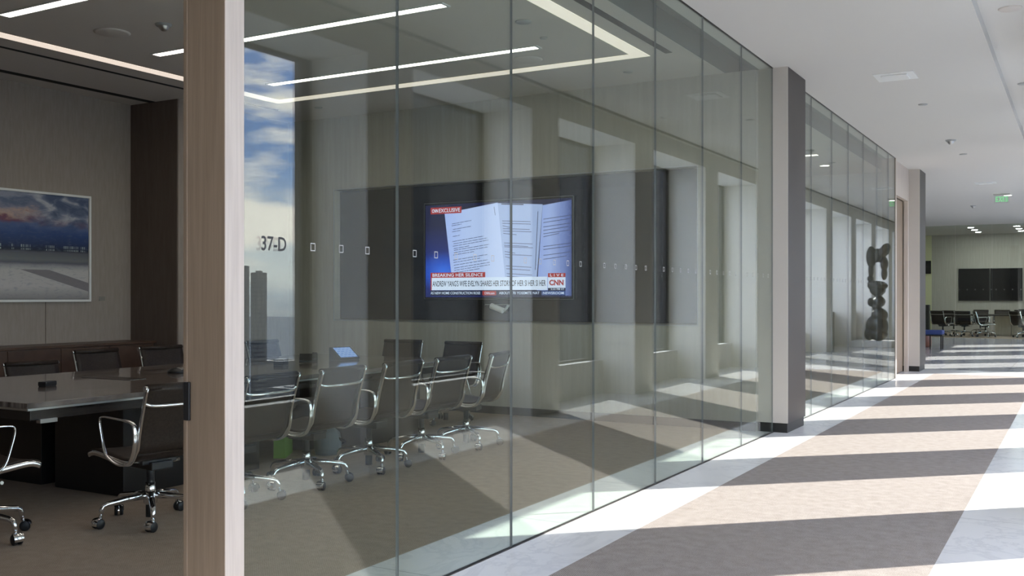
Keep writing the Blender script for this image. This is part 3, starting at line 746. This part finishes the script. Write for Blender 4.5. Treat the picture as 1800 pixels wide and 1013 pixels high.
# ---- bags under the table
gb = empty('tote_bag', (-6.08, 6.58, 0), .55, 'lime green tote bag standing on the carpet under the table', 'bag')
q = MB(); q.add([(-.05, -.17, 0), (.05, -.17, 0), (.05, .17, 0), (-.05, .17, 0), (-.04, -.20, .31), (.05, -.20, .30), (.04, .20, .30), (-.05, .19, .31)], [(0, 3, 2, 1), (0, 1, 5, 4), (1, 2, 6, 5), (2, 3, 7, 6), (3, 0, 4, 7)], 'bag_green')
q.build('bag_body', gb)
for xx in (-.045, .045):
    MB().tube([(xx, -.10, .29), (xx * 1.4, -.08, .38), (xx * 1.5, 0, .42), (xx * 1.4, .08, .38), (xx, .10, .29)], .009, 'bag_dark', 6).build('bag_handle', gb)
def sack(name, loc, r, m, label, rz):
    t = empty(name, loc, rz, label, 'bag')
    q = MB(); pr = [(.0, 0), (.85, .0), (1, .12), (1.0, .5), (.86, .8), (.5, .97), (.0, 1)]
    n = 18; vs = []
    rr = random.Random(5)
    for (a, zz_) in pr:
        for k in range(n):
            an = 2 * PI * k / n; w_ = 1 + rr.uniform(-.07, .07)
            vs.append((a * r[0] * math.cos(an) * w_, a * r[1] * math.sin(an) * w_, zz_ * r[2]))
    q.add(vs, [(i * n + k, i * n + (k + 1) % n, (i + 1) * n + (k + 1) % n, (i + 1) * n + k) for i in range(len(pr) - 1) for k in range(n)], m, True)
    q.build('bag_body', t)
    MB().tube([(r[0] * .6, -.08, r[2] * .6), (r[0] * 1.15, -.06, r[2] * .45), (r[0] * 1.1, .05, r[2] * .3), (r[0] * .8, .08, r[2] * .1)], .012, 'bag_dark', 6).build('bag_strap', t)
sack('backpack', (-6.22, 7.03, 0), (.15, .20, .40), 'bag_dark', 'dark soft backpack slumped under the table beside the green tote', .3)
sack('plastic_bag', (-5.80, 6.84, .0), (.12, .13, .24), 'bag_grey', 'crumpled grey blue bag on the carpet in front of the dark backpack', 1.0)

# ------------------------------------------------------------------ office chair
def catmull(pts, n=6):
    P = [Vector(p) for p in pts]; P = [P[0]] + P + [P[-1]]; out = []
    for i in range(1, len(P) - 2):
        for k in range(n):
            t = k / n; a, b, c_, d = P[i - 1], P[i], P[i + 1], P[i + 2]
            out.append(.5 * ((2 * b) + (c_ - a) * t + (2 * a - 5 * b + 4 * c_ - d) * t * t + (3 * b - a - 3 * c_ + d) * t ** 3))
    out.append(P[-2]); return out
RIB = catmull([(0, .265, .435), (0, .20, .452), (0, .05, .436), (0, -.10, .418), (0, -.185, .428), (0, -.235, .485), (0, -.255, .58), (0, -.285, .70), (0, -.335, .865)], 5)
def make_chair(label):
    t = empty('office_chair', (0, 0, 0), 0, label, 'office chair')
    # sling: seat and back in one continuous thin padded sheet with horizontal ribs
    def sling(i0, i1, name):
        prof = RIB[i0:i1 + 1]; q = MB(); n = len(prof); vs = []
        nx = 10
        for j, p in enumerate(prof):
            a = prof[max(j - 1, 0)]; b_ = prof[min(j + 1, n - 1)]; tt = (b_ - a).normalized(); nr = Vector((0, -tt.z, tt.y)) * -1
            for side in (1, -1):
                for k in range(nx + 1):
                    x = -.248 + .496 * k / nx
                    dip = .014 * (1 - (2 * k / nx - 1) ** 2)
                    vs.append(Vector((x, p.y, p.z)) + nr * (.011 * side) - Vector((0, 0, dip if j < n * .6 else 0)) * (1 if name == 'seat' else 0) - Vector((0, dip, 0)) * (1 if name != 'seat' else 0))
        w_ = nx + 1; fs = []
        for j in range(n - 1):
            for sd in (0, 1):
                for k in range(nx):
                    a0 = j * 2 * w_ + sd * w_ + k; b0 = (j + 1) * 2 * w_ + sd * w_ + k
                    fs.append((a0, a0 + 1, b0 + 1, b0))
            for k in (0, nx): a0 = j * 2 * w_ + k; fs.append((a0, a0 + w_, a0 + 3 * w_, a0 + 2 * w_))
        for j in (0, n - 1):
            for k in range(nx): a0 = j * 2 * w_ + k; fs.append((a0, a0 + 1, a0 + 1 + w_, a0 + w_))
        q.add(vs, fs, 'leather', True)
        return q
    sling(0, 24, 'seat').build('seat', t)
    bk = sling(24, len(RIB) - 1, 'back')
    # rolled head edge
    bk.tube([(-.248, -.333, .862), (.248, -.333, .862)], .021, 'leather', 12)
    bk.build('backrest', t)
    for s in (-1, 1):
        q = MB(); pr = [Vector((s * .254, p.y - (.018 if p.z > .5 else 0), p.z - (.014 if p.z < .5 else 0))) for p in RIB]
        q.tube(pr, .017, 'chrome', 8, flat=(1.0, .42))
        fo = q.build('side_frame', t)
        # rim bolt at head of the rib
        MB().tube([(s * .249, -.345, .858), (s * .266, -.345, .858)], .017, 'chrome', 12).build('frame_bolt', fo)
    # curved spreader across the back
    MB().tube(catmull([(-.25, -.312, .775), (-.20, -.335, .755), (0, -.352, .752), (.20, -.335, .755), (.25, -.312, .775)], 5), .012, 'chrome', 8).build('back_spreader', t)
    MB().tube([(-.25, -.05, .415), (-.10, -.02, .385), (.10, -.02, .385), (.25, -.05, .415)], .012, 'chrome', 8).build('seat_spreader', t)
    for s in (-1, 1):
        x = s * .275
        key = [(x, -.262, .62), (x, -.225, .655), (x, -.10, .665), (x, .07, .668), (x, .105, .640), (x, .085, .55), (x, .055, .465), (x, .015, .425), (x, -.10, .395), (x, -.19, .410), (x, -.235, .45), (x, -.262, .53)]
        P = [Vector(p) for p in key]; out = []; nk = len(P)
        for i in range(nk):
            a, b_, c_, d = P[i - 1], P[i], P[(i + 1) % nk], P[(i + 2) % nk]
            for k in range(4):
                tt = k / 4; out.append(.5 * ((2 * b_) + (c_ - a) * tt + (2 * a - 5 * b_ + 4 * c_ - d) * tt * tt + (3 * b_ - a - 3 * c_ + d) * tt ** 3))
        rs = [.0125 if p.y < -.15 else (.0075 if p.z > .5 else .009) for p in out]
        q = MB().loop(out, rs, 'chrome', 8, flat=(1.25, .8))
        q.tube([(s * .252, -.25, .56), (s * .275, -.26, .56)], .010, 'chrome', 8)
        q.build('armrest', t)
    q = MB().box(-.075, .075, -.13, .11, .335, .385, 'black_plastic'); q.box(-.16, .16, .02, .07, .36, .40, 'black_plastic'); q.box(-.12, .12, -.10, -.06, .37, .40, 'black_plastic')
    me_ = q.build('tilt_mechanism', t, bevel=.006)
    MB().tube([(.07, .04, .35), (.20, .045, .345), (.24, .05, .35)], [.006, .006, .011], 'chrome', 8).build('tilt_lever', me_)
    q = MB().cyl((0, 0, 0), .024, .235, .36, 'black_plastic', 16); q.cyl((0, 0, 0), .032, .15, .245, 'chrome', 16); q.cyl((0, 0, 0), .028, .03, .11, 'black_rubber', 14)
    q.build('gas_column', t)
    q = MB().lathe([(.026, .105), (.04, .115), (.042, .165), (.034, .190), (.02, .193)], 'chrome', 18)
    ends = []
    for k in range(5):
        a = 2 * PI * k / 5 + .35; u = Vector((math.cos(a), math.sin(a), 0))
        p0 = Vector((0, 0, .165)); q.tube([p0 + u * .02, u * .15 + Vector((0, 0, .155)), u * .262 + Vector((0, 0, .139)), u * .284 + Vector((0, 0, .130)), u * .296 + Vector((0, 0, .108)), u * .302 + Vector((0, 0, .062))], [.023, .020, .017, .016, .0155, .0115], 'chrome', 10)
        ends.append((u * .302, a))
    base = q.build('star_base', t)
    for (p, a) in ends:
        q = MB(); an = a + random.uniform(-1, 1); R = Matrix.Rotation(an, 4, 'Z'); off = R @ Vector((.015, 0, 0))
        for s in (-1, 1):
            mx = R @ Matrix.Translation((0, s * .016, 0)) @ Matrix.Rotation(PI / 2, 4, 'X')
            q.lathe([(0, -.010), (.024, -.010), (.031, -.006), (.031, .006), (.024, .010), (0, .010)], 'black_rubber', 16, (off.x, off.y, .031), mx)
        # chrome hood over the wheels
        hood = []
        n = 10
        for k in range(n + 1):
            th = -.3 + (PI * .75) * k / n
            for yy in (-.028, -.014, .014, .028):
                rr = .036 if abs(yy) < .02 else .032
                hood.append(R @ Vector((rr * math.cos(th), yy, rr * math.sin(th))) + Vector((off.x, off.y, .032)))
        q.add(hood, [(k * 4 + j, k * 4 + j + 1, k * 4 + j + 5, k * 4 + j + 4) for k in range(n) for j in range(3)], 'chrome', True)
        q.cyl((0, 0, 0), .008, .045, .07, 'chrome', 10)
        co = q.build('caster', base, fix=False); co.location = p
    return t
near_labels = [('left of the oak post, its right side hidden by it', 4.25),
               ('just right of the oak post, its left side cut off', 4.95),
               ('on the near side, in front of the green tote bag', 5.68),
               ('on the near side, just left of the first glass joint', 6.43),
               ('on the near side, just right of the first glass joint', 7.17),
               ('on the near side, last one towards the display wall', 7.85)]
chair = make_chair('black leather office chair with chrome frame cut off by the left edge of the photo')
chair.location = (-5.50, 3.40, 0); chair.rotation_euler = (0, 0, math.radians(-6))
CG = 'office chairs round the walnut table'; chair['group'] = CG
rr = random.Random(11)
def place(x, y, rz, label, group=CG):
    c_ = copy_tree(chair); c_.location = (x, y, 0); c_.rotation_euler = (0, 0, rz); c_['label'] = label; c_['group'] = group
    for ch in c_.children:
        if ch.name.startswith('star_base') or ch.name.startswith('gas_column'): ch.rotation_euler = (0, 0, rr.uniform(-.5, .5))
    return c_
for i, (lab, yy) in enumerate(near_labels):
    rz = PI / 2 + [(-.12), .05, .04, 0.02, -.02, .20][i]
    place(-5.02 + [0, 0, 0, 0, 0, .03][i], yy, rz, 'dark leather office chair ' + lab)
for y, lab in ((4.95, 'nearest the viewer'), (5.68, 'second nearest the viewer'), (6.40, 'in front of the credenza end'),
               (7.15, 'mostly behind the oak post'), (7.90, 'just right of the oak post'), (8.65, 'under the sky reflection edge')):
    c_ = place(-7.98, y, -PI / 2 + rr.uniform(-.08, .08), 'brown leather office chair on the far long side, ' + lab)
    dz = {5.68: -.08, 6.40: -.0, 4.95: -.08}.get(y, 0)
    for ch in c_.children:
        if not ch.name.startswith(('star_base', 'gas_column')): ch.location.z += dz
place(-6.93, 9.25, PI + .12, 'left one of two office chairs at the far short end of the table')
place(-6.10, 9.18, PI - .05, 'right one of two office chairs at the far short end of the table')

# ---- far meeting room
FG = 'office chairs in the far meeting room'
for (x, y, rz, lab) in ((-4.20, 37.4, -.5, 'leftmost of the near row'), (-3.52, 37.4, -.1, 'in the middle of the near row'), (-3.95, 38.3, -.4, 'at the left end of the table'), (-2.86, 37.3, -1.3, 'seen from the side'),
                        (-1.72, 37.4, -.8, 'at the right edge of the photo'), (-3.25, 40.2, PI, 'leftmost behind the table'), (-2.55, 40.2, PI, 'middle one behind the table'), (-1.9, 40.2, PI, 'rightmost behind the table')):
    place(x, y, rz, 'small black chair in the far room, ' + lab, FG)
ft = empty('conference_table', (-1.2, 38.8, 0), 0, 'table with dark top and pale oak base in the far meeting room', 'table')
MB().box(-2.3, 2.6, -.7, .8, .70, .74, 'walnut_dark').build('table_top', ft, bevel=.005)
MB().box(-1.45, -.95, -.35, .45, 0, .70, 'light_oak').build('table_base', ft); MB().box(-.93, -.45, -.25, .35, 0, .70, 'light_oak').build('table_base', ft)
MB().box(1.0, 1.9, -.35, .45, 0, .70, 'light_oak').build('table_base', ft)
lp = empty('touch_panel', (-1.75, 38.9, .74), .2, 'black touch panel on the table in the far meeting room', 'touch panel')
MB().prism([(-.14, 0), (.12, 0), (.12, .03), (-.06, .19), (-.10, .19)], 'x', -.2, .2, 'black_plastic').build('panel_stand', lp, bevel=.005)
for k, (x0, x1, lab) in enumerate(((-4.10, -3.03, 'left'), (-3.01, -1.93, 'right'))):
    o = empty('television', (x0, YB - .002, 1.21), 0, 'dark switched off wall screen in the far meeting room, %s one of two' % lab, 'television', 'screens on the far wall')
    MB().box(0, x1 - x0, -.06, 0, 0, 1.22, 'black_plastic').build('tv_body', o, bevel=.005)
    MB().box(.02, x1 - x0 - .02, -.062, -.060, .02, 1.20, 'screen_off').build('tv_screen', o)
tag(MB().box(-6.0, -5.10, YB - .5, YB - .05, 0, 1.05, 'black_plastic').build('cabinet', bevel=.01), 'black cabinet against the yellow wall at the far left of the far room', 'cabinet')
tag(MB().box(-6.0, -5.08, YB - .06, YB, 2.25, 2.75, 'screen_off').build('wall_screen', bevel=.005), 'small dark panel high on the yellow wall of the far room', 'wall panel')

# ---- lobby bench and drum
bn = empty('bench', (-3.75, 28.2, 0), 0, 'bench with blue cushion and thin dark legs left in the lobby', 'bench')
MB().box(-.6, .60, -.25, .25, .38, .50, 'cushion_blue').build('seat_cushion', bn, bevel=.03)
MB().box(-.6, .60, -.24, .24, .35, .38, 'black_plastic').build('seat_frame', bn)
for x in (-.56, .56, .30):
    for y in (-.2, .2) if x != .30 else (-.2,):
        MB().box(x - .014, x + .014, y - .014, y + .014, 0, .35, 'black_plastic').build('leg', bn)
ds = empty('drum_stool', (-3.72, 29.1, 0), 0, 'small round red brown drum stool behind the lobby bench', 'stool')
MB().lathe([(0, 0), (.14, 0), (.165, .03), (.17, .17), (.165, .32), (.14, .35), (0, .35)], 'drum_brown', 22).build('stool_body', ds)
MB().lathe([(0, .352), (.13, .352), (.125, .358), (0, .36)], 'black_plastic', 22).build('stool_top', ds)

# ---- sculpture on a plinth (seen mirrored in the glass)
sx, sy = -.62, 28.6
sp_ = empty('sculpture', (sx, sy, 0), 0, 'tall dark bronze abstract sculpture of stacked rounded lobes, mirrored in the second glass wall', 'sculpture')
q = MB(); K = .003835
for (cx, cy, rx, ry, th, dp) in ((212, 165, 36, 78, 0, .15), (302, 122, 34, 58, .5, .16), (255, 155, 42, 50, 0, .12), (300, 215, 27, 55, 0, .15), (210, 262, 19, 50, 0, .12), (206, 320, 23, 22, 0, .12), (300, 285, 22, 48, 0, .13),
                             (255, 372, 71, 36, 0, .19), (256, 400, 56, 46, 0, .18), (222, 355, 38, 20, 0, .17), (210, 488, 24, 32, 0, .13), (266, 485, 43, 42, 0, .18), (250, 525, 32, 30, 0, .15), (268, 580, 58, 52, 0, .2), (265, 660, 63, 85, 0, .22),
                             (262, 715, 62, 50, 0, .22), (205, 650, 30, 60, .15, .15), (200, 715, 36, 48, 0, .17)):
    q.ell((-(cx - 250) * K, 0, .17 + (763 - cy) * K), (rx * K, dp, ry * K), 'sculpture_bronze', 18, Matrix.Rotation(-th, 3, 'Y'))
so = q.build('bronze_form', sp_, fix=False)
rm = so.modifiers.new('remesh', 'REMESH'); rm.mode = 'VOXEL'; rm.voxel_size = .022; rm.use_smooth_shade = True
MB().box(-.45, .60, -.45, .45, 0, .17, 'white_paint').build('plinth', sp_, bevel=.01)

# ------------------------------------------------------------------ outside
def block(name, x0, x1, y0, y1, z0, z1, m, label, group=None):
    t = empty(name, ((x0 + x1) / 2, (y0 + y1) / 2, z0), 0, label, 'building', group)
    hx, hy, h = (x1 - x0) / 2, (y1 - y0) / 2, z1 - z0
    MB().box(-hx, hx, -hy, hy, 0, h, m).build('tower_walls', t)
    q = MB().box(-hx * .5, hx * .3, -hy * .5, hy * .4, h, h + 1.5, m)
    q.build('rooftop_plant', t)
block('tower', 170, 246, 315, 360, -140, 105, 'tower_ribbed', 'wide dark ribbed office tower outside, mirrored left of the television')
block('tower', 95, 165, 330, 400, -140, 120, 'tower_ribbed', 'dark ribbed tower mirrored in the narrow windows right of the television')
block('tower', 557.5 - 5.5, 559.5, 575, 585, -140, 19.5, 'tower_floors', 'grey high rise with banded floors, mirrored in the sky beside the oak post')
block('tower', 590.5, 602.5, 590, 605, -140, 26, 'tower_floors', 'taller grey tower top mirrored right against the oak post')
for k in range(16):
    rk = random.Random(40 + k); a = math.radians(40 + rk.uniform(0, 30)); r = 500 + 70 * k
    x, y = r * math.sin(a), r * math.cos(a); s = rk.uniform(12, 26)
    if abs(a - math.radians(47)) < .0: continue
    block('tower', x - s, x + s, y - s, y + s, -140, -140 + rk.uniform(30, 120), 'tower_floors', 'hazy low city building far below the horizon, mirrored in the glass', 'hazy city buildings')
tag(MB().box(-2500, 5000, -2500, 5000, -141, -140, 'city_ground').build('city_ground'), 'hazy blue grey city plain far below the windows', 'ground', kind='stuff')
